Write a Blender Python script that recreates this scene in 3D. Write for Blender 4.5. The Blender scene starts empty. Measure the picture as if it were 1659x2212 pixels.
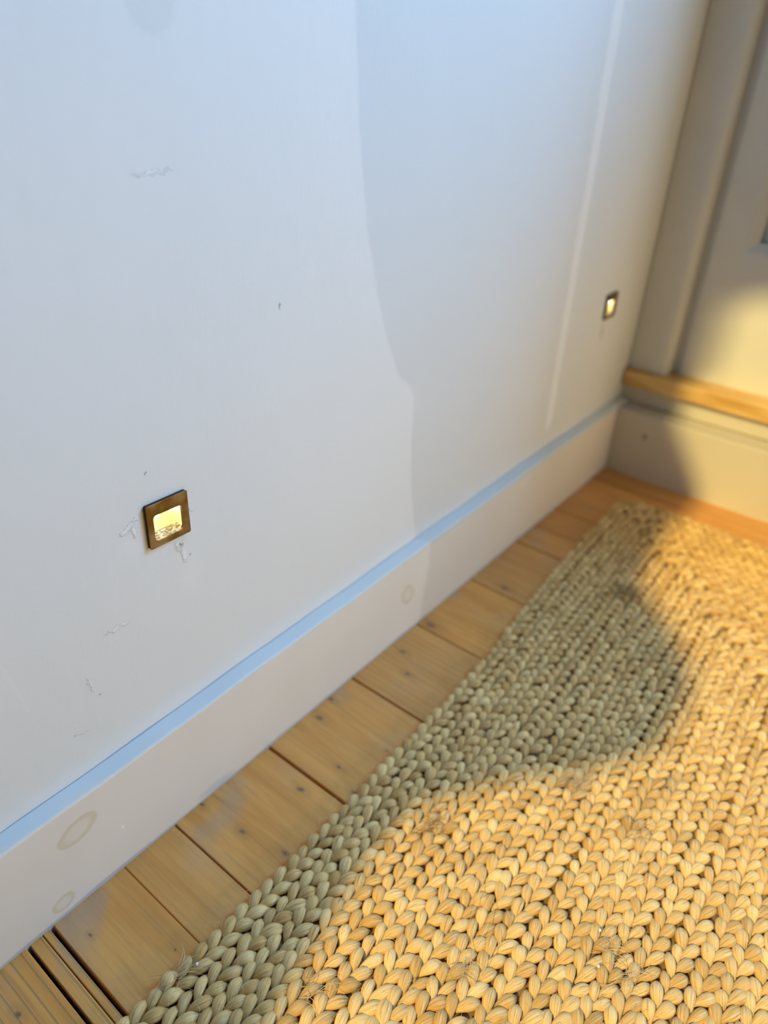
import bpy, math, random
import numpy as np
from mathutils import Matrix, Vector

random.seed(4)
rng = np.random.default_rng(11)
U = 0.42                       # metres per layout unit
sc = bpy.context.scene
COL = sc.collection

# ------------------------------------------------------------------ camera
f_px = 1574.0
right = Vector((0.62432768, -0.7802291, 0.03817707))
down = Vector((-0.38969403, -0.35343904, -0.85042308))
fwd = Vector((0.6770181, 0.51606529, -0.5247124))
cd = bpy.data.cameras.new('camera'); cam = bpy.data.objects.new('camera', cd); COL.objects.link(cam)
m3 = Matrix((right, -down, -fwd)).transposed()
cam.matrix_world = Matrix.Translation(Vector((0, -1.0, 1.53)) * U) @ m3.to_4x4()
cd.sensor_fit = 'VERTICAL'; cd.sensor_height = 36.0; cd.lens = 36.0 * f_px / 2212.0
cd.clip_start = 0.02; cd.clip_end = 100
cd.dof.use_dof = True; cd.dof.focus_distance = 0.585; cd.dof.aperture_fstop = 3.0
sc.camera = cam

# ------------------------------------------------------------------ world, sun, daylight, exposure
w = bpy.data.worlds.new('world'); sc.world = w; w.use_nodes = True
bg = w.node_tree.nodes['Background']
bg.inputs[0].default_value = (0.70, 0.78, 0.95, 1); bg.inputs[1].default_value = 0.008

SUN = Vector((1.0, -0.05, -0.80))           # travel direction of the low evening sun
def sun(name, d, strength, col, ang):
    l = bpy.data.lights.new(name, 'SUN'); l.energy = strength; l.color = col; l.angle = ang
    o = bpy.data.objects.new(name, l); COL.objects.link(o)
    o.rotation_euler = Vector(d).to_track_quat('-Z', 'Y').to_euler(); return o
sun('sun', SUN, 3.05, (1.0, 0.75, 0.24), math.radians(1.0))
SKYB = Vector((-0.6, 1.0, -0.4))            # bright cloud edge / reflected daylight entering by the end window
sun('window_glint', SKYB, 0.25, (1.0, 0.95, 0.92), math.radians(0.15))
def area(name, loc, rot, sx, sy, power, col):
    l = bpy.data.lights.new(name, 'AREA'); l.shape = 'RECTANGLE'; l.size = sx; l.size_y = sy
    l.energy = power; l.color = col
    o = bpy.data.objects.new(name, l); COL.objects.link(o)
    o.location = loc; o.rotation_euler = rot; return o
# sky seen through the tall window in the end wall (to the right of the frame); faces -X
area('window_daylight', Vector((3.02, -2.05, 3.6)) * U, (0, math.radians(90), 0), 3.0 * U, 1.3 * U, 36.0, (0.18, 0.52, 1.0))
# added warm fill lamp facing the left wall, with no window behind it
area('room_daylight', Vector((1.75, -3.5, 0.75)) * U, (math.radians(90), 0, 0), 1.6 * U, 1.3 * U, 3.7, (1.0, 0.91, 0.68))
sc.view_settings.view_transform = 'Standard'; sc.view_settings.look = 'None'
sc.view_settings.gamma = 1.0; sc.view_settings.use_curve_mapping = False
sc.view_settings.exposure = 0.29

# ------------------------------------------------------------------ helpers
def mesh_obj(name, verts, faces, mat, parent=None, smooth=False):
    me = bpy.data.meshes.new(name); me.from_pydata([tuple(v) for v in verts], [], faces); me.update()
    if mat: me.materials.append(mat)
    if smooth:
        for p in me.polygons: p.use_smooth = True
    o = bpy.data.objects.new(name, me); COL.objects.link(o)
    if parent: o.parent = parent
    return o
class MB:
    def __init__(s): s.v = []; s.f = []
    def box(s, a, b):
        x0, y0, z0 = a; x1, y1, z1 = b; n = len(s.v)
        s.v += [(x0,y0,z0),(x1,y0,z0),(x1,y1,z0),(x0,y1,z0),(x0,y0,z1),(x1,y0,z1),(x1,y1,z1),(x0,y1,z1)]
        s.f += [tuple(n+i for i in q) for q in ((0,3,2,1),(4,5,6,7),(0,1,5,4),(1,2,6,5),(2,3,7,6),(3,0,4,7))]
    def prism(s, poly, axis, a, b):
        """extrude 2D polygon along axis ('x': poly=(y,z); 'y': poly=(x,z); 'z': poly=(x,y))"""
        n = len(s.v); k = len(poly)
        for t in (a, b):
            for p, q in poly:
                s.v.append({'x': (t,p,q), 'y': (p,t,q), 'z': (p,q,t)}[axis])
        s.f.append(tuple(range(n, n+k))); s.f.append(tuple(range(n+2*k-1, n+k-1, -1)))
        for i in range(k):
            j = (i+1) % k; s.f.append((n+i, n+j, n+k+j, n+k+i))
    def obj(s, name, mat, parent=None, smooth=False, bevel=0, seg=2, scale=U):
        o = mesh_obj(name, [(x*scale, y*scale, z*scale) for x, y, z in s.v], s.f, mat, parent, smooth)
        import bmesh
        bm = bmesh.new(); bm.from_mesh(o.data); bmesh.ops.recalc_face_normals(bm, faces=bm.faces); bm.to_mesh(o.data); bm.free()
        if bevel:
            md = o.modifiers.new('bevel', 'BEVEL'); md.width = bevel; md.segments = seg; md.limit_method = 'ANGLE'
            md.angle_limit = math.radians(30)
            md.harden_normals = False
        return o
def struct(o): o['kind'] = 'structure'; return o
def tag(o, label, cat, group=None):
    o['label'] = label; o['category'] = cat
    if group: o['group'] = group
    return o

class Mat:
    """small node-graph builder"""
    def __init__(s, name, rough=0.6, metal=0.0, spec=0.5):
        s.m = bpy.data.materials.new(name); s.m.use_nodes = True
        s.nt = s.m.node_tree; s.b = s.nt.nodes['Principled BSDF']
        s.b.inputs['Roughness'].default_value = rough; s.b.inputs['Metallic'].default_value = metal
        s.b.inputs['Specular IOR Level'].default_value = spec
    def n(s, t, **k):
        nd = s.nt.nodes.new(t)
        for a, v in k.items(): setattr(nd, a, v)
        return nd
    def l(s, a, b): s.nt.links.new(a, b)
    def pos(s):                                    # object coords in layout units
        tc = s.n('ShaderNodeTexCoord'); v = s.n('ShaderNodeVectorMath', operation='SCALE')
        s.l(tc.outputs['Object'], v.inputs[0]); v.inputs['Scale'].default_value = 1/U
        return v.outputs[0]
    def vadd(s, a, b, scale=1.0):
        m = s.n('ShaderNodeVectorMath', operation='MULTIPLY_ADD')
        s.l(b, m.inputs[0]); m.inputs[1].default_value = (scale,)*3; s.l(a, m.inputs[2]); return m.outputs[0]
    def noise(s, vec, scale, detail=4, rough=0.5, mul=(1,1,1), dist=0.0, col=False):
        mp = s.n('ShaderNodeMapping'); s.l(vec, mp.inputs[0]); mp.inputs['Scale'].default_value = mul
        t = s.n('ShaderNodeTexNoise'); s.l(mp.outputs[0], t.inputs['Vector'])
        t.inputs['Scale'].default_value = scale; t.inputs['Detail'].default_value = detail
        t.inputs['Roughness'].default_value = rough; t.inputs['Distortion'].default_value = dist
        return t.outputs['Color' if col else 'Fac']
    def math(s, op, a, b=None, c=None, clamp=False):
        m = s.n('ShaderNodeMath', operation=op, use_clamp=clamp)
        for i, x in enumerate((a, b, c)):
            if x is None: continue
            if isinstance(x, (int, float)): m.inputs[i].default_value = x
            else: s.l(x, m.inputs[i])
        return m.outputs[0]
    def ramp(s, x, a, b, lo=0.0, hi=1.0):
        m = s.n('ShaderNodeMapRange', interpolation_type='SMOOTHSTEP'); s.l(x, m.inputs[0])
        for i, v in enumerate((a, b, lo, hi)): m.inputs[i+1].default_value = v
        return m.outputs[0]
    def mix(s, fac, a, b, mode='MIX'):
        m = s.n('ShaderNodeMix', data_type='RGBA', blend_type=mode)
        if isinstance(fac, (int, float)): m.inputs[0].default_value = fac
        else: s.l(fac, m.inputs[0])
        for i, x in ((6, a), (7, b)):
            if isinstance(x, tuple): m.inputs[i].default_value = (*x, 1) if len(x) == 3 else x
            else: s.l(x, m.inputs[i])
        return m.outputs[2]
    def blob(s, vec, c, r, rot=0.0, axis='Y', soft=0.5):
        """1 inside an ellipse of radii r (3) around c, falling to 0 at its rim"""
        a = s.n('ShaderNodeVectorMath', operation='SUBTRACT'); s.l(vec, a.inputs[0]); a.inputs[1].default_value = c
        x = a.outputs[0]
        if rot:
            q = s.n('ShaderNodeVectorRotate', rotation_type=axis+'_AXIS'); s.l(x, q.inputs['Vector'])
            q.inputs['Angle'].default_value = rot; x = q.outputs[0]
        d = s.n('ShaderNodeVectorMath', operation='MULTIPLY'); s.l(x, d.inputs[0]); d.inputs[1].default_value = tuple(1/v for v in r)
        ln = s.n('ShaderNodeVectorMath', operation='LENGTH'); s.l(d.outputs[0], ln.inputs[0])
        return s.ramp(ln.outputs['Value'], 1.0, 1.0-soft), ln.outputs['Value']
    def vmax(s, xs):
        r = xs[0]
        for x in xs[1:]: r = s.math('MAXIMUM', r, x)
        return r
    def bump(s, h, strength=0.3, dist=0.001, prev=None):
        b = s.n('ShaderNodeBump'); b.inputs['Strength'].default_value = strength; b.inputs['Distance'].default_value = dist
        s.l(h, b.inputs['Height'])
        if prev: s.l(prev, b.inputs['Normal'])
        return b.outputs[0]
    def out(s, col=None, nrm=None, rough=None):
        if col is not None:
            if isinstance(col, tuple): s.b.inputs['Base Color'].default_value = (*col, 1)
            else: s.l(col, s.b.inputs['Base Color'])
        if nrm is not None: s.l(nrm, s.b.inputs['Normal'])
        if rough is not None: s.l(rough, s.b.inputs['Roughness'])
        return s.m

# ------------------------------------------------------------------ materials
WALLC = (0.78, 0.80, 0.81)
def wall_material():
    m = Mat('painted_plaster', 0.55, spec=0.35); p = m.pos()
    h1 = m.noise(p, 3.0, 3); h2 = m.noise(p, 22.0, 3, mul=(1.5, 1, 0.7)); h3 = m.noise(p, 130.0, 2)
    pd = m.vadd(p, m.noise(p, 75.0, 5, 0.7, col=True), 0.030)
    L = lambda x, z: (x+0.015, 0.04, z+0.015)
    chips = [m.blob(pd, L(*c), r, rot)[0] for c, r, rot in [
        ((0.592, 0.787), (0.018, .1, 0.008), 0.5), ((0.612, 0.80), (0.012, .1, 0.007), 0.0), ((0.608, 0.775), (0.007, .1, 0.016), 0.2),
        ((0.700, 0.70), (0.012, .1, 0.016), 0.0), ((0.708, 0.672), (0.008, .1, 0.024), 0.1), ((0.728, 0.765), (0.016, .1, 0.004), 0.0),
        ((0.464, 0.498), (0.005, .1, 0.022), 0.1), ((0.540, 0.590), (0.035, .1, 0.005), 0.0), ((0.425, 0.398), (0.020, .1, 0.003), -0.3),
        ((0.997, 1.118), (0.005, .1, 0.010), 0.0), ((0.74, 1.372), (0.045, .1, 0.003), 0.05)]]
    smear = [m.blob(pd, L(*c), r, rot, soft=0.9)[0] for c, r, rot in [
        ((0.72, 0.62), (0.045, .1, 0.10), 0.1), ((0.60, 0.745), (0.05, .1, 0.04), 0.0), ((0.33, 0.62), (0.006, .1, 0.20), 0.15)]]
    dark = [m.blob(pd, L(*c), r, rot, soft=0.7)[0] for c, r, rot in [
        ((0.648, 0.884), (0.004, .1, 0.005), 0.0), ((0.997, 1.120), (0.004, .1, 0.008), 0.0), ((0.478, 0.462), (0.003, .1, 0.004), 0.0),
        ((0.7025, 0.700), (0.007, .1, 0.012), 0.2), ((0.722, 0.668), (0.003, .1, 0.004), 0.0), ((0.732, 0.768), (0.003, .1, 0.003), 0.0)]]
    drip = m.blob(pd, (2.712, 0.04, 0.690), (0.012, .1, 0.055), 0.0, soft=0.8)[0]
    patch = m.blob(pd, (0.783, 0.04, 1.615), (0.05, .1, 0.06), 0.0, soft=0.25)[0]
    tone = m.noise(p, 1.6, 3, mul=(1, 1, 0.6))
    c = m.mix(m.ramp(tone, 0.3, 0.7), (0.785, 0.79, 0.785), (0.815, 0.81, 0.80))
    c = m.mix(m.math('MULTIPLY', m.vmax(chips), 0.75), c, (0.90, 0.90, 0.88))
    c = m.mix(m.math('MULTIPLY', m.vmax(smear), 0.22), c, (0.90, 0.90, 0.90))
    c = m.mix(m.math('MULTIPLY', m.vmax(dark), 0.75), c, (0.22, 0.17, 0.13))
    c = m.mix(m.math('MULTIPLY', drip, 0.55), c, (0.33, 0.18, 0.07))
    c = m.mix(m.math('MULTIPLY', patch, 0.25), c, (0.55, 0.62, 0.58))
    h = m.math('ADD', m.math('MULTIPLY', h1, 1.3), m.math('MULTIPLY', h2, 0.22))
    h = m.math('ADD', h, m.math('MULTIPLY', h3, 0.035))
    h = m.math('ADD', h, m.math('MULTIPLY', m.vmax(chips), 0.6))
    return m.out(c, m.bump(h, 0.55, 0.0022))

def skirting_material():
    """cream-white gloss with an older blue coat showing along the top lip and, thinly, at the foot"""
    m = Mat('skirting_paint', 0.42, spec=0.4); p = m.pos()
    sx = m.n('ShaderNodeSeparateXYZ'); m.l(p, sx.inputs[0]); Z = sx.outputs[2]; Y = sx.outputs[1]
    pd = m.vadd(p, m.noise(p, 9.0, 3, col=True), 0.02)
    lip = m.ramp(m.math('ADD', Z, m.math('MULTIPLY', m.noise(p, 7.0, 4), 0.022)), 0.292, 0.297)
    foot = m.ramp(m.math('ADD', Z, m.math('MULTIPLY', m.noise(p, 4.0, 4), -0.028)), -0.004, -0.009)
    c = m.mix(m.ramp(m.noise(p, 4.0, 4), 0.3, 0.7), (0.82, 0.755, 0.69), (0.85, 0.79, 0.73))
    D = 0.01
    rings = []
    for cen, r, rot in [((0.355, 0, 0.207), (0.047, .1, 0.030), 0.23), ((0.290, 0, 0.040), (0.026, .1, 0.022), 0.1), ((1.448, 0, 0.155), (0.03, .1, 0.04), 0.5)]:
        _, ln = m.blob(pd, (cen[0]+D, cen[1], cen[2]+D), r, rot)
        inner = m.ramp(ln, 0.45, 0.8); outer = m.ramp(ln, 1.05, 0.9)
        rings.append(m.math('MULTIPLY', m.math('ADD', m.math('MULTIPLY', inner, 0.75), 0.25), outer))
    c = m.mix(m.math('MULTIPLY', m.vmax(rings), 0.55), c, (0.66, 0.55, 0.36))
    smud = m.blob(pd, (0.69+D, 0, 0.018+D), (0.07, .1, 0.018), 0.0, soft=0.7)[0]
    c = m.mix(m.math('MULTIPLY', smud, 0.5), c, (0.50, 0.55, 0.68))
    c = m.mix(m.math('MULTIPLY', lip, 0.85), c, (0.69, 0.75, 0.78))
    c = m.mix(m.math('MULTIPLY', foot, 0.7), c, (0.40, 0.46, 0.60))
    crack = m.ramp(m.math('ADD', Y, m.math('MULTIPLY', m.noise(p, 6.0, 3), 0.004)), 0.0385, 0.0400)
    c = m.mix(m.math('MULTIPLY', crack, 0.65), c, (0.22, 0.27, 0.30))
    chip = m.blob(pd, (0.441+D, 0, 0.122+D), (0.006, .1, 0.007), soft=0.5)[0]
    c = m.mix(chip, c, (0.93, 0.93, 0.9))
    h = m.math('ADD', m.math('MULTIPLY', m.noise(p, 5.0, 3), 1.0), m.math('MULTIPLY', m.noise(p, 30.0, 3, mul=(0.4, 1, 1.5)), 0.15))
    h = m.math('ADD', h, m.math('MULTIPLY', chip, 0.5))
    return m.out(c, m.bump(h, 0.4, 0.0018))

def cream_material():
    m = Mat('cream_woodwork', 0.42, spec=0.4); p = m.pos()
    kn, _ = m.blob(p, (2.95, -0.141, 0.199), (.2, 0.013, 0.020), soft=0.6)
    c = m.mix(m.ramp(m.noise(p, 3.0, 3), 0.3, 0.7), (0.60, 0.56, 0.49), (0.63, 0.59, 0.52))
    c = m.mix(m.math('MULTIPLY', kn, 0.8), c, (0.30, 0.15, 0.06))
    return m.out(c, m.bump(m.noise(p, 12.0, 3), 0.25, 0.0015))

def grey_paint():
    m = Mat('grey_white_woodwork', 0.45, spec=0.4); p = m.pos()
    c = m.mix(m.ramp(m.noise(p, 3.0, 3), 0.3, 0.7), (0.70, 0.70, 0.68), (0.74, 0.74, 0.72))
    return m.out(c, m.bump(m.noise(p, 10.0, 3), 0.2, 0.0015))

KNOTS = [(0.821,-0.156,1.1),(0.651,-0.132,1.0),(0.676,-0.248,1.0),(1.02,-0.033,1.3),(1.091,-0.010,1.0),(1.312,-0.113,1.0),(1.377,-0.046,1.2),
         (0.294,-0.074,0.5),(0.129,-0.1,0.9),(0.388,-0.229,0.3),(0.933,-0.181,0.8),(1.051,-0.247,0.6),(0.899,-0.262,0.9),(1.865,-0.117,1.4),(1.536,-0.038,2.2),(0.637,-0.004,0.9),(0.225,-0.33,0.6)]
def floor_material():
    m = Mat('worn_pine_boards', 0.42, spec=0.4); p = m.pos()
    info = m.n('ShaderNodeAttribute'); info.attribute_name = 'board'
    off = m.n('ShaderNodeVectorMath', operation='MULTIPLY'); m.l(info.outputs['Color'], off.inputs[0]); off.inputs[1].default_value = (7, 13, 5)
    q = m.vadd(p, off.outputs[0], 1.0)
    g1 = m.noise(q, 5.0, 6, 0.55, mul=(3.2, 0.45, 1), dist=1.2)
    g2 = m.noise(q, 60.0, 4, 0.6, mul=(1.6, 0.06, 1))
    wv = m.n('ShaderNodeTexWave', wave_type='BANDS', bands_direction='X', wave_profile='SAW')
    mp = m.n('ShaderNodeMapping'); m.l(q, mp.inputs[0]); mp.inputs['Scale'].default_value = (1, 0.10, 1)
    m.l(mp.outputs[0], wv.inputs['Vector']); wv.inputs['Scale'].default_value = 15.0; wv.inputs['Distortion'].default_value = 1.5
    wv.inputs['Detail'].default_value = 2; wv.inputs['Detail Scale'].default_value = 0.6
    c = m.mix(m.ramp(g1, 0.25, 0.75), (0.74, 0.31, 0.065), (0.93, 0.44, 0.11))
    sep = m.n('ShaderNodeSeparateColor'); m.l(info.outputs['Color'], sep.inputs[0])
    grain = m.math('MULTIPLY', m.ramp(wv.outputs['Fac'], 0.75, 1.0), m.ramp(sep.outputs[2], 0.0, 1.0, 0.12, 0.75))
    c = m.mix(grain, c, (0.33, 0.19, 0.08))
    c = m.mix(m.math('MULTIPLY', m.ramp(g2, 0.5, 0.75), 0.35), c, (0.36, 0.22, 0.10))
    c = m.mix(m.math('MULTIPLY', sep.outputs[0], 0.35), c, (0.38, 0.235, 0.11))
    # grey dusty wear near the skirting
    wear = m.ramp(m.noise(p, 5.0, 4), 0.52, 0.68)
    sp = m.n('ShaderNodeSeparateXYZ'); m.l(p, sp.inputs[0])
    edge = m.ramp(sp.outputs[1], -0.16, 0.0, 0.12, 0.6)
    c = m.mix(m.math('MULTIPLY', wear, edge), c, (0.46, 0.35, 0.26))
    pd = m.vadd(p, m.noise(p, 45.0, 2, col=True), 0.012)
    ks = []; halo = []
    for x, y, s in KNOTS:
        k, ln = m.blob(pd, (x+0.006, y+0.006, 0), (0.0075*s, 0.014*s, 1), soft=0.85); ks.append(k)
        halo.append(m.ramp(ln, 3.0, 1.0))
    c = m.mix(m.math('MULTIPLY', m.vmax(halo), 0.22), c, (0.30, 0.17, 0.07))
    c = m.mix(m.math('MULTIPLY', m.vmax(ks), 0.7), c, (0.065, 0.045, 0.045))
    h = m.math('ADD', m.math('MULTIPLY', g2, 0.4), m.math('MULTIPLY', m.noise(p, 6.0, 3), 0.6))
    return m.out(c, m.bump(h, 0.25, 0.001), m.ramp(g1, 0.2, 0.8, 0.36, 0.52))

def sill_material():
    m = Mat('oiled_pine_sill', 0.35, spec=0.5); p = m.pos()
    g = m.noise(p, 10.0, 5, 0.6, mul=(3.0, 0.35, 2.0), dist=0.8)
    c = m.mix(m.ramp(g, 0.3, 0.7), (0.58, 0.33, 0.09), (0.80, 0.55, 0.22))
    kn, _ = m.blob(p, (3.07, -0.39, 0.41), (0.010, 0.013, 1), soft=0.6)
    c = m.mix(m.math('MULTIPLY', kn, 0.5), c, (0.35, 0.15, 0.05))
    return m.out(c, m.bump(g, 0.15, 0.001))

def jute_material():
    m = Mat('jute', 0.62, spec=0.3)
    uv = m.n('ShaderNodeUVMap'); uv.uv_map = 'UVMap'
    at = m.n('ShaderNodeAttribute'); at.attribute_name = 'strand'
    sep = m.n('ShaderNodeSeparateColor'); m.l(at.outputs['Color'], sep.inputs[0])
    off = m.n('ShaderNodeVectorMath', operation='MULTIPLY_ADD')
    m.l(at.outputs['Color'], off.inputs[0]); off.inputs[1].default_value = (31, 17, 23); m.l(uv.outputs[0], off.inputs[2])
    fib = m.noise(off.outputs[0], 1.0, 4, 0.65, mul=(1.2, 26.0, 1))
    fine = m.noise(off.outputs[0], 1.0, 3, 0.6, mul=(4.0, 75.0, 1))
    c = m.mix(sep.outputs[0], (0.60, 0.345, 0.10), (0.90, 0.62, 0.26))
    c = m.mix(m.math('MULTIPLY', sep.outputs[1], 0.9), c, (0.24, 0.125, 0.035))
    c = m.mix(m.ramp(fib, 0.52, 0.68, 0.0, 0.7), c, (0.27, 0.16, 0.055))
    c = m.mix(m.ramp(fib, 0.48, 0.32, 0.0, 0.6), c, (0.84, 0.73, 0.50))
    h = m.math('ADD', fib, m.math('MULTIPLY', fine, 0.5))
    m.b.inputs['Sheen Weight'].default_value = 0.12; m.b.inputs['Sheen Roughness'].default_value = 0.4
    m.b.inputs['Sheen Tint'].default_value = (1, 0.9, 0.7, 1)
    return m.out(c, m.bump(h, 0.7, 0.0007))

def plain(name, col, rough=0.5, metal=0.0, emit=None, es=0):
    m = Mat(name, rough, metal); m.out(col)
    if emit: m.b.inputs['Emission Color'].default_value = (*emit, 1); m.b.inputs['Emission Strength'].default_value = es
    return m.m
def brass_material():
    m = Mat('brushed_antique_brass', 0.36, 1.0); p = m.pos()
    g = m.noise(p, 90.0, 4, 0.6, mul=(0.15, 1, 4)); t = m.noise(p, 14.0, 3)
    c = m.mix(m.ramp(t, 0.42, 0.66), (0.17, 0.105, 0.030), (0.34, 0.29, 0.20))
    return m.out(c, m.bump(g, 0.25, 0.0004), m.ramp(g, 0.2, 0.8, 0.28, 0.5))
def foil_material():
    m = Mat('crinkled_reflector', 0.22, 0.9); p = m.pos()
    g = m.noise(p, 110.0, 3, 0.7)
    return m.out(m.mix(m.ramp(g, 0.42, 0.6), (0.30, 0.27, 0.24), (0.80, 0.76, 0.70)), m.bump(g, 1.0, 0.002))

M_wall = wall_material(); M_skirt = skirting_material(); M_cream = cream_material(); M_grey = grey_paint()
M_floor = floor_material(); M_sill = sill_material(); M_jute = jute_material(); M_brass = brass_material(); M_foil = foil_material()
M_dark = plain('void_dark', (0.012, 0.009, 0.007), 0.9)
M_edge = plain('dark_bronze_edge', (0.05, 0.035, 0.025), 0.5, 0.6)
M_lens = plain('warm_lit_diffuser', (0.9, 0.8, 0.5), 0.5, 0, (1.0, 0.78, 0.27), 0.62)
M_led_refl = plain('led_point', (1, 1, 1), 0.5, 0, (1.0, 0.95, 0.80), 6.0)
M_card = plain('pale_curtain', (0.72, 0.74, 0.76), 0.9)

# ------------------------------------------------------------------ left wall and skirting
WY = 0.04
XB, XE = -2.5, 2.955           # back wall plane, end skirting face
LIGHTS = [(0.679, 0.772), (2.722, 0.776)]
PS = 0.047                     # half size of the light plates
b = MB()                       # wall slab with a square pocket behind each light
HS = 0.036
xs = [XB]; 
for x, z in LIGHTS: xs += [x-HS, x+HS]
xs.append(3.35)
for i in range(len(xs)-1):
    if i % 2 == 0: b.box((xs[i], WY, -0.05), (xs[i+1], WY+0.3, 8.5))
    else:
        z = LIGHTS[i//2][1]
        b.box((xs[i], WY, -0.05), (xs[i+1], WY+0.3, z-HS)); b.box((xs[i], WY, z+HS), (xs[i+1], WY+0.3, 8.5))
        b.box((xs[i], WY+0.16, z-HS), (xs[i+1], WY+0.3, z+HS))
struct(b.obj('wall_left', M_wall))

# skirting board along the left wall: subdivided length so the lip wobbles a little
v = []; f = []; N = 160
for i in range(N+1):
    x = XB + (XE+0.11-XB)*i/N
    wob = 0.0012*math.sin(x*9.1)+0.0010*math.sin(x*23.7+1)
    zf = min(0.279+0.011*max(x, 0), 0.303)+wob
    prof = [(0.0, -0.03), (0.0, 0.002), (0.0, zf-0.004), (0.0012, zf-0.001), (0.0045, zf+0.001), (WY-0.002, zf+0.008), (WY+0.01, zf+0.008), (WY+0.01, -0.03)]
    v += [(x*U, y*U, z*U) for y, z in prof]
K = 8
for i in range(N):
    for k in range(K): f.append((i*K+k, i*K+(k+1) % K, (i+1)*K+(k+1) % K, (i+1)*K+k))
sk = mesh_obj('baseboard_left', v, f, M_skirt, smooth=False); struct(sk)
import bmesh
bm = bmesh.new(); bm.from_mesh(sk.data); bmesh.ops.recalc_face_normals(bm, faces=bm.faces); bm.to_mesh(sk.data); bm.free()

# ------------------------------------------------------------------ floorboards
gaps = [(-2.6,.006),(-2.28,.006),(-1.96,.006),(-1.64,.006),(-1.32,.006),(-1.0,.006),(-0.68,.006),(-0.36,.006),(-0.10,.005),
        (0.203,.0075),(0.2335,.0018),(0.2535,.0085),(0.4255,.0014),(0.562,.0038),(0.861,.0085),(1.193,.0062),(1.5105,.004),
        (1.829,.0045),(2.151,.007),(2.30,.005),(2.474,.007),(2.83,.008),(3.1,.006)]
fv = []; ff = []; fc = []
BR = {9: (0.0, .2, 1.0), 10: (0.2, .5, 1.0), 11: (0.1, .8, 0.8)}
for i in range(len(gaps)-1):
    xa = gaps[i][0]+gaps[i][1]/2; xb = gaps[i+1][0]-gaps[i+1][1]/2
    col = (random.random(), random.random(), random.random()*0.5)
    if i == 8: col = (0.0, 0.3, 1.0)
    if i in (9, 10): col = (0.15, 0.6+0.1*i, 1.0)
    if i >= 17: col = (0.7+0.3*random.random(), random.random(), 0.4)
    bz = 0.002
    zz = (random.random()-0.5)*0.002 - 0.001
    prof = [(xa, -0.04), (xa, zz-bz), (xa+bz*0.8, zz), (xb-bz*0.8, zz), (xb, zz-bz), (xb, -0.04)]
    ys = np.linspace(0.03, -4.4, 12)
    n0 = len(fv)
    ph = random.random()*6
    for j, y in enumerate(ys):
        for k, (x, z) in enumerate(prof):
            fv.append((x*U, y*U, z*U))
    for j in range(len(ys)-1):
        for k in range(5):
            ff.append((n0+j*6+k, n0+j*6+k+1, n0+(j+1)*6+k+1, n0+(j+1)*6+k)); fc.append(col)
    ff.append(tuple(n0+k for k in range(6))); fc.append(col)
    ff.append(tuple(n0+(len(ys)-1)*6+k for k in reversed(range(6)))); fc.append(col)
fl = mesh_obj('floor', fv, ff, M_floor); struct(fl)
bm = bmesh.new(); bm.from_mesh(fl.data); bmesh.ops.recalc_face_normals(bm, faces=bm.faces); bm.to_mesh(fl.data); bm.free()
a = fl.data.color_attributes.new('board', 'FLOAT_COLOR', 'CORNER')
cols = []
for p, c in zip(fl.data.polygons, fc): cols += [*c, 1.0]*p.loop_total
a.data.foreach_set('color', cols)
b = MB(); b.box((-2.6, -4.4, -0.09), (3.3, 0.03, -0.045)); o = b.obj('floor', M_dark); struct(o)

# ------------------------------------------------------------------ end wall: skirting, sill, casing, panelling
b = MB(); b.box((XE, -1.1, -0.03), (XE+0.11, -0.0005, 0.290)); struct(b.obj('baseboard_end', M_cream, bevel=0.0016))
b = MB(); b.box((3.068, -1.1, 0.289), (3.20, WY-0.001, 0.368)); struct(b.obj('trim_1', M_cream, bevel=0.0012))
b = MB(); b.box((3.034, -1.1, 0.368), (3.22, WY-0.001, 0.438)); struct(b.obj('trim_2', M_sill, bevel=0.004, seg=3))
PX = 3.14
# casing with a rounded outer edge, a narrow rebate, then the flat panel frame
b = MB(); b.prism([(PX, WY-0.001), (PX-0.060, WY-0.001), (PX-0.062, -0.030), (PX-0.070, -0.085), (PX-0.069, -0.108), (PX-0.060, -0.124), (PX-0.040, -0.130), (PX+0.03, -0.130), (PX+0.03, WY-0.001)], 'z', 0.436, 6.0)
struct(b.obj('trim_3', M_grey, bevel=0.002))
Y0, Y1 = -0.165, -1.1
PYL, PZB = -0.292, 0.968       # recessed field of the panel
b = MB()
b.prism([(Y1, 0.436), (Y0, 0.436), (Y0, 6.0), (PYL, 6.0), (PYL, PZB), (Y1+0.12, PZB), (Y1+0.12, 6.0), (Y1, 6.0)], 'x', PX, PX+0.06)
struct(b.obj('wall_end', M_grey, bevel=0.0015))
b = MB(); b.box((PX+0.058, Y1+0.12, PZB), (PX+0.075, PYL, 6.0)); struct(b.obj('wall_end_panel', M_grey))
b = MB()
b.prism([(PX-0.002, PYL+0.012), (PX+0.006, PYL-0.004), (PX+0.03, PYL-0.030), (PX+0.04, PYL-0.032), (PX+0.04, PYL+0.012)], 'z', PZB-0.012, 6.0)
b.prism([(PX-0.002, PZB-0.012), (PX+0.006, PZB+0.004), (PX+0.03, PZB+0.030), (PX+0.04, PZB+0.032), (PX+0.04, PZB-0.012)], 'y' if False else 'y', 0, 0.001)
b.v = b.v[:10]; b.f = b.f[:7]
struct(b.obj('trim_4', M_grey))
b = MB()
pr = [(PX-0.002, PZB-0.012), (PX+0.006, PZB+0.004), (PX+0.03, PZB+0.030), (PX+0.04, PZB+0.032), (PX+0.04, PZB-0.012)]
b.prism(pr, 'y', PYL+0.012, Y1+0.12); struct(b.obj('trim_5', M_grey))
b = MB(); b.box((PX+0.06, -5.9, -0.05), (PX+0.12, WY, 0.0)); b.box((PX+0.018, Y0+0.001, 0.4), (PX+0.12, WY, 6.0)); struct(b.obj('wall_end_backing', M_grey))

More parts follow.
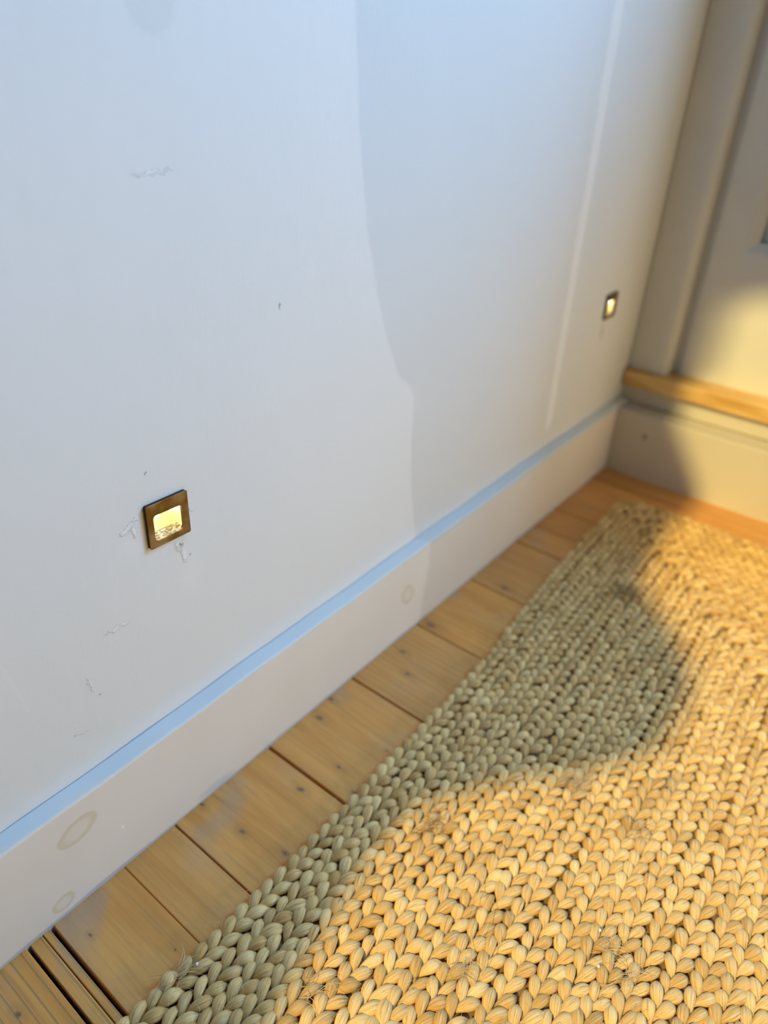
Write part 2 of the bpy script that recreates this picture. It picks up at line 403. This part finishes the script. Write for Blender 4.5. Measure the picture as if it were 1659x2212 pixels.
# the end wall goes on to the right of the frame with a tall window
b = MB()
b.box((PX-0.05, -1.15, -0.05), (PX+0.12, -1.1, 6.0)); b.box((PX-0.02, -5.9, -0.05), (PX+0.12, -1.15, 0.9))
b.box((PX-0.02, -5.9, 5.1), (PX+0.12, -1.15, 6.0)); b.box((PX-0.02, -5.9, 0.9), (PX+0.12, -5.4, 5.1))
struct(b.obj('wall_end_right', M_grey))
# added unseen slab that blocks the window light near the corner
b = MB(); b.box((2.66, -1.33, -0.05), (3.055, -1.18, 1.95)); struct(b.obj('wall_return', M_grey))
# added unseen card in that window, edge shaped to cast the wall shadow
cx = PX+0.10
edge = [(1.19,1.9),(1.212,1.62),(1.232,1.4),(1.262,1.222),(1.31,1.065),(1.351,.957),(1.405,.850),(1.45,.825),(1.476,.788),(1.472,.683),(1.487,.486),(1.505,.415),(1.525,.30),(1.53,0.2),(1.51,0.08),(1.5,-.1)]
def proj(x, z):
    t = (cx-x)/0.6; return (-t+WY, z+0.4*t)
pe = [proj(x, z) for x, z in edge]
poly = [(-1.56, 5.3), (pe[0][0], 5.3)] + pe + [(pe[-1][0], 0.5), (-1.62, 0.5), (-1.59, 1.2), (-1.55, 2.0)]
b = MB(); b.prism(poly, 'x', cx, cx+0.03); cu = b.obj('curtain', M_card)
tag(cu, 'pale curtain drawn across the tall end window, right of the picture', 'curtain')

# ------------------------------------------------------------------ unseen wall added behind the camera, opening shaped to cut the sun patches
def back(x, y, z):
    t = x-XB; return (y + 0.05*t, z + 0.80*t)
lit = [(-0.4,-0.50,.03),(0.3,-0.50,.03),(.415,-.490,.03),(.5,-.458,.03),(.65,-.438,.03),(.78,-.415,.03),(1.06,-.414,.03),(1.245,-.532,.03),(1.381,-.654,.03),(1.51,-.745,.03),(1.62,-.80,.03),
       (1.80,-.79,.03),(1.968,-.681,.03),(2.108,-.546,.03),(2.187,-.473,.03),(2.434,-.442,.03),(2.664,-.411,.03),(2.861,-.431,.01),(2.955,-.432,.005),(2.955,-.392,.08),(2.955,-.325,.19),
       (2.955,-.255,.29),(3.034,-.150,.44),(3.14,-.19,.47),(3.14,-.11,.58),(3.14,-.10,.72),(3.14,-.14,.82),(3.14,-.38,.90),(3.14,-.60,.97),(3.14,-.66,1.1),(3.14,-.68,2.6),(3.14,-1.4,2.7)]
hole = [back(*p) for p in lit]
for i in range(1, len(hole)):
    if hole[i][1] <= hole[i-1][1]: hole[i] = (hole[i][0], hole[i-1][1]+0.002)
hz = [p[1] for p in hole]; zlo, zhi = hz[0], hz[-1]
yR = -3.6
b = MB()
left = [(WY, zlo)] + hole[:-1] + [(hole[-2][0], zhi), (WY, zhi)]
# solid region between the left wall and the opening edge, in thin convex-safe strips
for (ya, za), (yb, zb) in zip(hole[:-1], hole[1:]):
    b.prism([(WY+0.3, za), (ya, za), (yb, zb), (WY+0.3, zb)], 'x', XB-0.12, XB)
b.box((XB-0.12, -4.4, -0.05), (XB, WY+0.3, zlo)); b.box((XB-0.12, -4.4, zhi), (XB, WY+0.3, 8.5)); b.box((XB-0.12, -4.4, zlo), (XB, yR, zhi))
SL = MB()  # unseen slats added in the opening to thin the sun on the end panel
for i in range(9):
    ya = -0.10-0.026*i; q0 = back(3.14, ya, 0.455); q1 = back(3.14, ya, 0.93)
    SL.box((XB-0.02, q0[0]-0.014, q0[1]), (XB-0.012, q0[0], q1[1]))
struct(SL.obj('window_2', M_grey))
struct(b.obj('wall_back', plain('brown_wall', (0.20, 0.13, 0.07), 0.8)))

# ------------------------------------------------------------------ step lights
def rrect(h, r, n=6, cx=0, cz=0, hz=None):
    hz = hz or h; pts = []
    for sx, sz, a0 in ((1,1,0),(-1,1,90),(-1,-1,180),(1,-1,270)):
        for k in range(n+1):
            t = math.radians(a0+90*k/n); pts.append((cx+sx*(h-r)+r*math.cos(t), cz+sz*(hz-r)+r*math.sin(t)))
    return pts
def ring_plate(outer, inner, y0, y1):
    """plate facing -Y: front at y0, back at y1"""
    k = len(outer); v = []; f = []
    for y in (y0, y1):
        v += [(x*U, y*U, z*U) for x, z in outer] + [(x*U, y*U, z*U) for x, z in inner]
    for i in range(k):
        j = (i+1) % k
        f += [(i, j, k+j, k+i), (2*k+j, 2*k+i, 3*k+i, 3*k+j), (j, i, 2*k+i, 2*k+j), (k+i, k+j, 3*k+j, 3*k+i)]
    return v, f
def step_light(x, z, rot, label):
    root = bpy.data.objects.new('step_light', None); COL.objects.link(root)
    root.location = (x*U, WY*U, z*U); root.rotation_euler = (0, rot, 0); root.empty_display_size = 0.01
    tag(root, label, 'wall light', 'square brass step lights low on the wall')
    n = 6
    outer = rrect(PS, 0.003, n)
    # opening: rounded square with a brass eyelid that sags in the middle of its top edge
    inner = rrect(0.0325, 0.008, n, -0.001, -0.0055, 0.0275)
    inner = [(px, pz - 0.0055*math.exp(-((px-0.006)/0.014)**2) if pz > 0.012 else pz) for px, pz in inner]
    v, f = ring_plate(outer, inner, -0.0085, -0.0065); pl = mesh_obj('face_plate', v, f, M_brass, root)
    # make extra top-edge points for the sag
    md = pl.modifiers.new('bevel', 'BEVEL'); md.width = 0.00025; md.segments = 2; md.limit_method = 'ANGLE'; md.angle_limit = math.radians(50)
    v, f = ring_plate(rrect(PS-0.0006, 0.003, n), [(px*1.07, pz*1.07) for px, pz in inner], -0.0065, 0.0); mesh_obj('plate_edge', v, f, M_edge, root)
    # lit pocket: side walls + sloping back diffuser
    iw, ih, cxx, czz = 0.0345, 0.0300, -0.001, -0.0045
    x0, x1, z0, z1 = cxx-iw, cxx+iw+0.0015, czz-ih, czz+ih; D = 0.024
    V = [(x0,-0.0066,z0),(x1,-0.0066,z0),(x1,-0.0066,z1),(x0,-0.0066,z1),(x0+.002,D,z0),(x1-.001,D,z0),(x1-.001,D*.6,z1-.002),(x0+.004,D*.6,z1-.002)]
    mesh_obj('diffuser', [(a*U, c*U, d*U) for a, c, d in V], [(4,5,6,7),(3,2,6,7),(0,3,7,4),(2,1,5,6)], M_lens, root)
    # crinkled reflector lying on the floor of the pocket
    g = MB(); nx, ny = 14, 8; vv = []; fc2 = []
    for i in range(nx+1):
        for j in range(ny+1):
            s, t = i/nx, j/ny
            vv.append(((x0+(x1-x0)*s)*U, (-0.0062+(D+.0)*t)*U, (z0+0.0005+0.0035*t**0.8+rng.uniform(-.0009, .0009))*U))
    for i in range(nx):
        for j in range(ny): fc2.append((i*(ny+1)+j, (i+1)*(ny+1)+j, (i+1)*(ny+1)+j+1, i*(ny+1)+j+1))
    mesh_obj('reflector', vv, fc2, M_foil, root)
    for lx in (-0.012, 0.027):  # glowing beads standing in for LED reflections on the pocket back
        q = MB(); k = 10
        vv = [(lx*U, 0.010*U, (z1-0.010)*U)]; 
        rings = []
        vs = []; fs = []
        for a in range(5):
            for c in range(k):
                th = math.pi*(a+0.5)/5; ph = 2*math.pi*c/k
                vs.append(((lx+0.0065*math.sin(th)*math.cos(ph))*U, (0.0150+0.0050*math.sin(th)*math.sin(ph))*U, (0.0065+0.0060*math.cos(th))*U))
        for a in range(4):
            for c in range(k): fs.append((a*k+c, a*k+(c+1) % k, (a+1)*k+(c+1) % k, (a+1)*k+c))
        fs.append(tuple(range(k))); fs.append(tuple(4*k+c for c in reversed(range(k))))
        mesh_obj('led', vs, fs, M_led_refl, root, smooth=True)
    return root
step_light(*LIGHTS[0], 0.015, 'square brass recessed wall light, glowing, the nearer one with chipped plaster beside it')
step_light(*LIGHTS[1], -0.02, 'small glowing square wall light, the far one near the corner, brown drip below it')

# ------------------------------------------------------------------ braided jute rug
RX0, RX1, RY0, RY1 = -0.95, 2.715, -2.45, -0.272
ROW = 0.0487; PITCH = 0.0355
def edge_shift(x):                # the long edge wanders towards the wall at the far end
    return np.interp(x, [-1, 0.3, 0.9, 1.25, 1.5, 1.8, 2.2, 2.7], [0.004, 0.004, 0.0, 0.002, 0.018, 0.048, 0.075, 0.098])
FR = [(0.928,-0.469,.035),(2.085,-0.455,.05),(1.225,-0.84,.03),(1.259,-0.682,.035),(0.503,-0.502,.03),(0.712,-0.701,.02),(0.926,-0.904,.03),(0.345,-0.285,.015),(1.40,-0.865,.03),(0.905,-0.955,.02)]
paths = []
def ring_path(d):
    x0, x1, y0, y1 = RX0+d, RX1-d, RY0+d, RY1-d
    if x1-x0 < 0.06 or y1-y0 < 0.006: return None
    r = min(0.085, (y1-y0)/2-0.001)
    pts = []
    def seg(ax, ay, bx, by):
        L = math.hypot(bx-ax, by-ay); n = max(2, int(L/0.01))
        for i in range(n): t = i/n; pts.append((ax+(bx-ax)*t, ay+(by-ay)*t))
    def arc(cx, cy, a0, a1):
        for i in range(8): t = math.radians(a0+(a1-a0)*i/8); pts.append((cx+r*math.cos(t), cy+r*math.sin(t)))
    seg(x0+r, y1, x1-r, y1); arc(x1-r, y1-r, 90, 0); seg(x1, y1-r, x1, y0+r); arc(x1-r, y0+r, 0, -90)
    seg(x1-r, y0, x0+r, y0); arc(x0+r, y0+r, 270, 180); seg(x0, y0+r, x0, y1-r); arc(x0+r, y1-r, 180, 90)
    return np.array(pts+[pts[0]])
C_ = []; T_ = []; A_ = []
k = 0
while True:
    d = (k+0.5)*ROW; P = ring_path(d)
    if P is None: break
    s = np.concatenate([[0], np.cumsum(np.linalg.norm(np.diff(P, axis=0), axis=1))])
    n = int(round(s[-1]/PITCH)); base = rng.uniform(0, PITCH)
    for side in (1, -1):
        u = (base + (np.arange(n)+(0.5 if side < 0 else 0.0))*s[-1]/n + rng.normal(0, 0.0016, n)) % s[-1]
        x = np.interp(u, s, P[:, 0]); y = np.interp(u, s, P[:, 1])
        x2 = np.interp((u+0.004) % s[-1], s, P[:, 0]); y2 = np.interp((u+0.004) % s[-1], s, P[:, 1])
        x1_ = np.interp((u-0.004) % s[-1], s, P[:, 0]); y1_ = np.interp((u-0.004) % s[-1], s, P[:, 1])
        th = np.arctan2(y2-y1_, x2-x1_)
        nx, ny = -np.sin(th), np.cos(th)
        wob = 0.0022*np.sin(x*7+k)+0.0015*np.sin(y*9+k*1.7)
        off = side*0.0118 + rng.normal(0, 0.0010, n) + wob
        ang = th + side*np.radians(np.where(side > 0, 21, 27)) + rng.normal(0, np.radians(4.5), n)
        C_.append(np.stack([x+nx*off, y+ny*off, np.full(n, side)], 1)); A_.append(ang)
    r_ = min(0.085, (RY1-RY0)/2-d-0.001)
    for sx_, sy_ in ((1, 1), (1, -1), (-1, 1), (-1, -1)):
        mx = (RX1-d-r_ if sx_ > 0 else RX0+d+r_)+sx_*r_*0.7071; my = (RY1-d-r_ if sy_ > 0 else RY0+d+r_)+sy_*r_*0.7071
        for t_ in (-0.024, 0.0, 0.024):
            ox = mx-sx_*0.0245*(1-abs(t_)*12)+t_*0.7071*1; oy = my-sy_*0.0245*(1-abs(t_)*12)-t_*0.7071*sx_*sy_
            C_.append(np.array([[ox, oy, 1.0]])); A_.append(np.array([-math.pi/4*sx_*sy_+rng.normal(0, .25)]))
    k += 1
Cn = np.concatenate(C_); An = np.concatenate(A_)
nl = len(Cn)
side = Cn[:, 2].copy()
size = rng.normal(1.0, 0.08, nl)
cx_, cy_ = Cn[:, 0], Cn[:, 1]
# warp of the long edge
fall = np.clip((cy_-(-1.6))/(RY1+1.6), 0, 1)
cyw = cy_ + edge_shift(cx_)*fall
cxw = cx_ + (cy_-RY1)*(-0.045)*np.clip((cx_-1.8)/0.9, 0, 1)*np.clip((cy_+1.2)/0.9, 0, 1)*1.0
near = (cx_ < 1.5) & (cy_ > -1.35)
brown = np.zeros(nl)
for fx, fy, fr in FR:
    dd = np.hypot(cxw-fx, (cyw-fy)); brown = np.maximum(brown, np.clip(1.3-dd/fr, 0, 1)*rng.uniform(0.1, 0.9, nl))
brown = np.maximum(brown, (rng.uniform(0, 1, nl) > 0.975)*rng.uniform(0.1, 0.45, nl))
tone = np.clip(rng.normal(0.5, 0.26, nl), 0, 1)
def build_lobes(idx, nu, nv):
    n = len(idx)
    s = np.linspace(-1, 1, nu); ph = np.linspace(0, 2*np.pi, nv, endpoint=False)
    s_ = (s-0.16*(1-s*s)); prof = np.cos(np.pi/2*s_*0.97)**0.80
    S, PH = np.meshgrid(s, ph, indexing='ij'); PR = prof[:, None]*np.ones_like(PH)
    HL = 0.0315*rng.normal(1, .06, n); RW = 0.0119*size[idx]; RH = 0.0120*size[idx]
    bend = rng.normal(0, 0.0012, n)
    zc = 0.0190 + rng.normal(0, 0.0014, n)
    tw = 1+0.08*np.sin(PH*3)      # yarn is not perfectly round
    lx = S[None]*HL[:, None, None]
    ly = (PR*np.cos(PH)*tw)[None]*RW[:, None, None] + (1-S**2)[None]*bend[:, None, None] + (side[idx][:, None, None]*0.0030*(S**2)[None])*-1.0
    lz = (PR*np.sin(PH)*tw)[None]*RH[:, None, None] + zc[:, None, None] - 0.0120*(np.abs(S)**2.0)[None] + 0.0022*S[None]
    # strand tilts across the braid: dives at the centre line, rolls over the outer edge
    a = An[idx][:, None, None]
    X = cxw[idx][:, None, None] + lx*np.cos(a) - ly*np.sin(a)
    Y = cyw[idx][:, None, None] + lx*np.sin(a) + ly*np.cos(a)
    V = np.stack([X, Y, np.maximum(lz, 0.0005)], -1).reshape(-1, 3)*U
    i0 = (np.arange(nu-1)[:, None]*nv+np.arange(nv)[None]).ravel(); i1 = (np.arange(nu-1)[:, None]*nv+(np.arange(nv)[None]+1) % nv).ravel()
    q = np.stack([i0, i1, i1+nv, i0+nv], 1)
    F = (q[None]+(np.arange(n)*nu*nv)[:, None, None]).reshape(-1, 4)
    # uv per loop
    j = np.tile(np.arange(nv), nu-1); i = np.repeat(np.arange(nu-1), nv)
    uu = np.stack([i, i, i+1, i+1], 1)/(nu-1); vv = np.stack([j, j+1, j+1, j], 1)/nv
    uv = np.stack([uu, vv], -1).reshape(1, -1, 2).repeat(n, 0).reshape(-1, 2)
    colr = np.stack([tone[idx], brown[idx], rng.uniform(0, 1, n), np.ones(n)], 1)
    colr = colr.repeat((nu-1)*nv*4, 0)
    return V, F, uv, colr
ia = np.where(near)[0]; ib = np.where(~near)[0]
Va, Fa, uva, ca = build_lobes(ia, 11, 12); Vb, Fb, uvb, cb = build_lobes(ib, 7, 8)
Vr = np.concatenate([Va, Vb]); Fr = np.concatenate([Fa, Fb+len(Va)]); uvr = np.concatenate([uva, uvb]); cr = np.concatenate([ca, cb])
me = bpy.data.meshes.new('jute_rug')
me.vertices.add(len(Vr)); me.vertices.foreach_set('co', Vr.ravel().astype(np.float32))
me.loops.add(len(Fr)*4); me.loops.foreach_set('vertex_index', Fr.ravel().astype(np.int32))
me.polygons.add(len(Fr)); me.polygons.foreach_set('loop_start', (np.arange(len(Fr))*4).astype(np.int32))
me.polygons.foreach_set('use_smooth', np.ones(len(Fr), dtype=bool))
me.update(calc_edges=True)
ul = me.uv_layers.new(name='UVMap'); ul.data.foreach_set('uv', uvr.ravel().astype(np.float32))
at = me.color_attributes.new('strand', 'FLOAT_COLOR', 'CORNER'); at.data.foreach_set('color', cr.ravel().astype(np.float32))
me.materials.append(M_jute)
rug = bpy.data.objects.new('jute_rug', me); COL.objects.link(rug)
tag(rug, 'braided natural jute rug lying on the pine floorboards beside the skirting', 'rug')
# backing under the braids
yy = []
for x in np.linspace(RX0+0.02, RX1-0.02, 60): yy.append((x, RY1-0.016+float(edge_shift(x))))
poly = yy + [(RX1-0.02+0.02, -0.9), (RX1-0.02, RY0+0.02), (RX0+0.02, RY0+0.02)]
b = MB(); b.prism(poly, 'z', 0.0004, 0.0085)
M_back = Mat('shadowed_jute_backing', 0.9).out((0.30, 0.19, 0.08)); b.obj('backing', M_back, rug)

# loose and frayed fibres
M_fib = Mat('loose_jute_fibre', 0.5).out((0.72, 0.55, 0.30))
M_fibd = Mat('dark_jute_fibre', 0.6).out((0.46, 0.25, 0.07))
def fibre_mesh(name, strands, mat):
    vs = []; fs = []
    for pts, r in strands:
        n0 = len(vs); m = len(pts)
        for i, p in enumerate(pts):
            q = Vector(pts[min(i+1, m-1)])-Vector(pts[max(i-1, 0)]); q.normalize()
            s1 = q.cross(Vector((0.1, 0.2, 1))); s1.normalize(); s2 = q.cross(s1)
            rr = r*(1-0.5*abs(2*i/(m-1)-1))
            for t in range(3):
                a_ = 2*math.pi*t/3; vs.append(tuple((Vector(p)+s1*rr*math.cos(a_)+s2*rr*math.sin(a_))*U))
        for i in range(m-1):
            for t in range(3): fs.append((n0+i*3+t, n0+i*3+(t+1) % 3, n0+(i+1)*3+(t+1) % 3, n0+(i+1)*3+t))
    o = mesh_obj(name, vs, fs, mat, rug, smooth=True); o['kind'] = 'stuff'; return o
def hair(x, y, z, L, ang, lift, curl, n=9):
    pts = []; a_ = ang
    for i in range(n):
        t = i/(n-1); pts.append((x, y, z+lift*math.sin(math.pi*t)))
        x += L/(n-1)*math.cos(a_); y += L/(n-1)*math.sin(a_); a_ += curl/(n-1)
    return pts
light_h = []; dark_h = []
for fx, fy, fr in FR:
    cnt = 70 if fr > .03 else 26
    for _ in range(cnt):
        x = fx+random.gauss(0, fr*0.5); y = fy+random.gauss(0, fr*0.35); a_ = random.gauss(-0.35, 0.5) + (math.pi if random.random() < .3 else 0)
        h_ = hair(x, y, 0.029, random.uniform(.02, .06), a_, random.uniform(0.0005, .0035), random.gauss(0, 0.8))
        (dark_h if (fx, fy) in ((0.928,-0.469),(1.225,-0.84),(2.085,-0.455)) and random.random() < .75 else light_h).append((h_, random.uniform(.0003, .0008)))
for _ in range(900):
    x = random.uniform(-0.1, 1.9); y = RY1 - abs(random.uniform(0, 1.1)) + 0.02
    light_h.append((hair(x, y, random.uniform(.022, .031), random.uniform(.012, .045), random.uniform(-0.9, 0.9), random.uniform(0, .008), random.gauss(0, 1.5)), random.uniform(.0002, .00045)))
for x0_, y0_ in ((0.80, -0.66), (0.76, -0.70), (0.72, -0.735)):
    light_h.append((hair(x0_, y0_, .031, .11, random.uniform(-0.1, .25), .014, random.uniform(-.9, .9), 14), .0008))
for _ in range(120):                      # fuzz along the outer edge
    x = random.uniform(0.15, 1.4); light_h.append((hair(x, RY1+0.003, random.uniform(.004, .02), random.uniform(.01, .028), random.uniform(0.2, 2.2), .003, random.gauss(0, 1.5)), .00025))
fibre_mesh('loose_fibres', light_h, M_fib)
fibre_mesh('frayed_fibres', dark_h, M_fibd)

# tiny crumbs caught in the braid
M_crumb = plain('pale_crumb', (0.85, 0.86, 0.84), 0.5)
def crumb(x, y, z, r):
    vs = []; fs = []
    bm = bmesh.new(); bmesh.ops.create_icosphere(bm, subdivisions=1, radius=r*U)
    for v_ in bm.verts: v_.co *= random.uniform(0.75, 1.15)
    me_ = bpy.data.meshes.new('crumb'); bm.to_mesh(me_); bm.free(); me_.materials.append(M_crumb)
    o = bpy.data.objects.new('crumb', me_); COL.objects.link(o); o.location = (x*U, y*U, z*U); return o
for (x, y), lb in (((0.388, -0.298), 'tiny pale crumb on the outer rug braid, nearest the wall'), ((0.955, -0.878), 'tiny white crumb in the middle of the rug, upper of two'),
                   ((0.887, -0.905), 'tiny white crumb in the middle of the rug, lower of two')):
    tag(crumb(x, y, 0.0315, 0.0035), lb, 'crumb', 'crumbs caught in the rug')
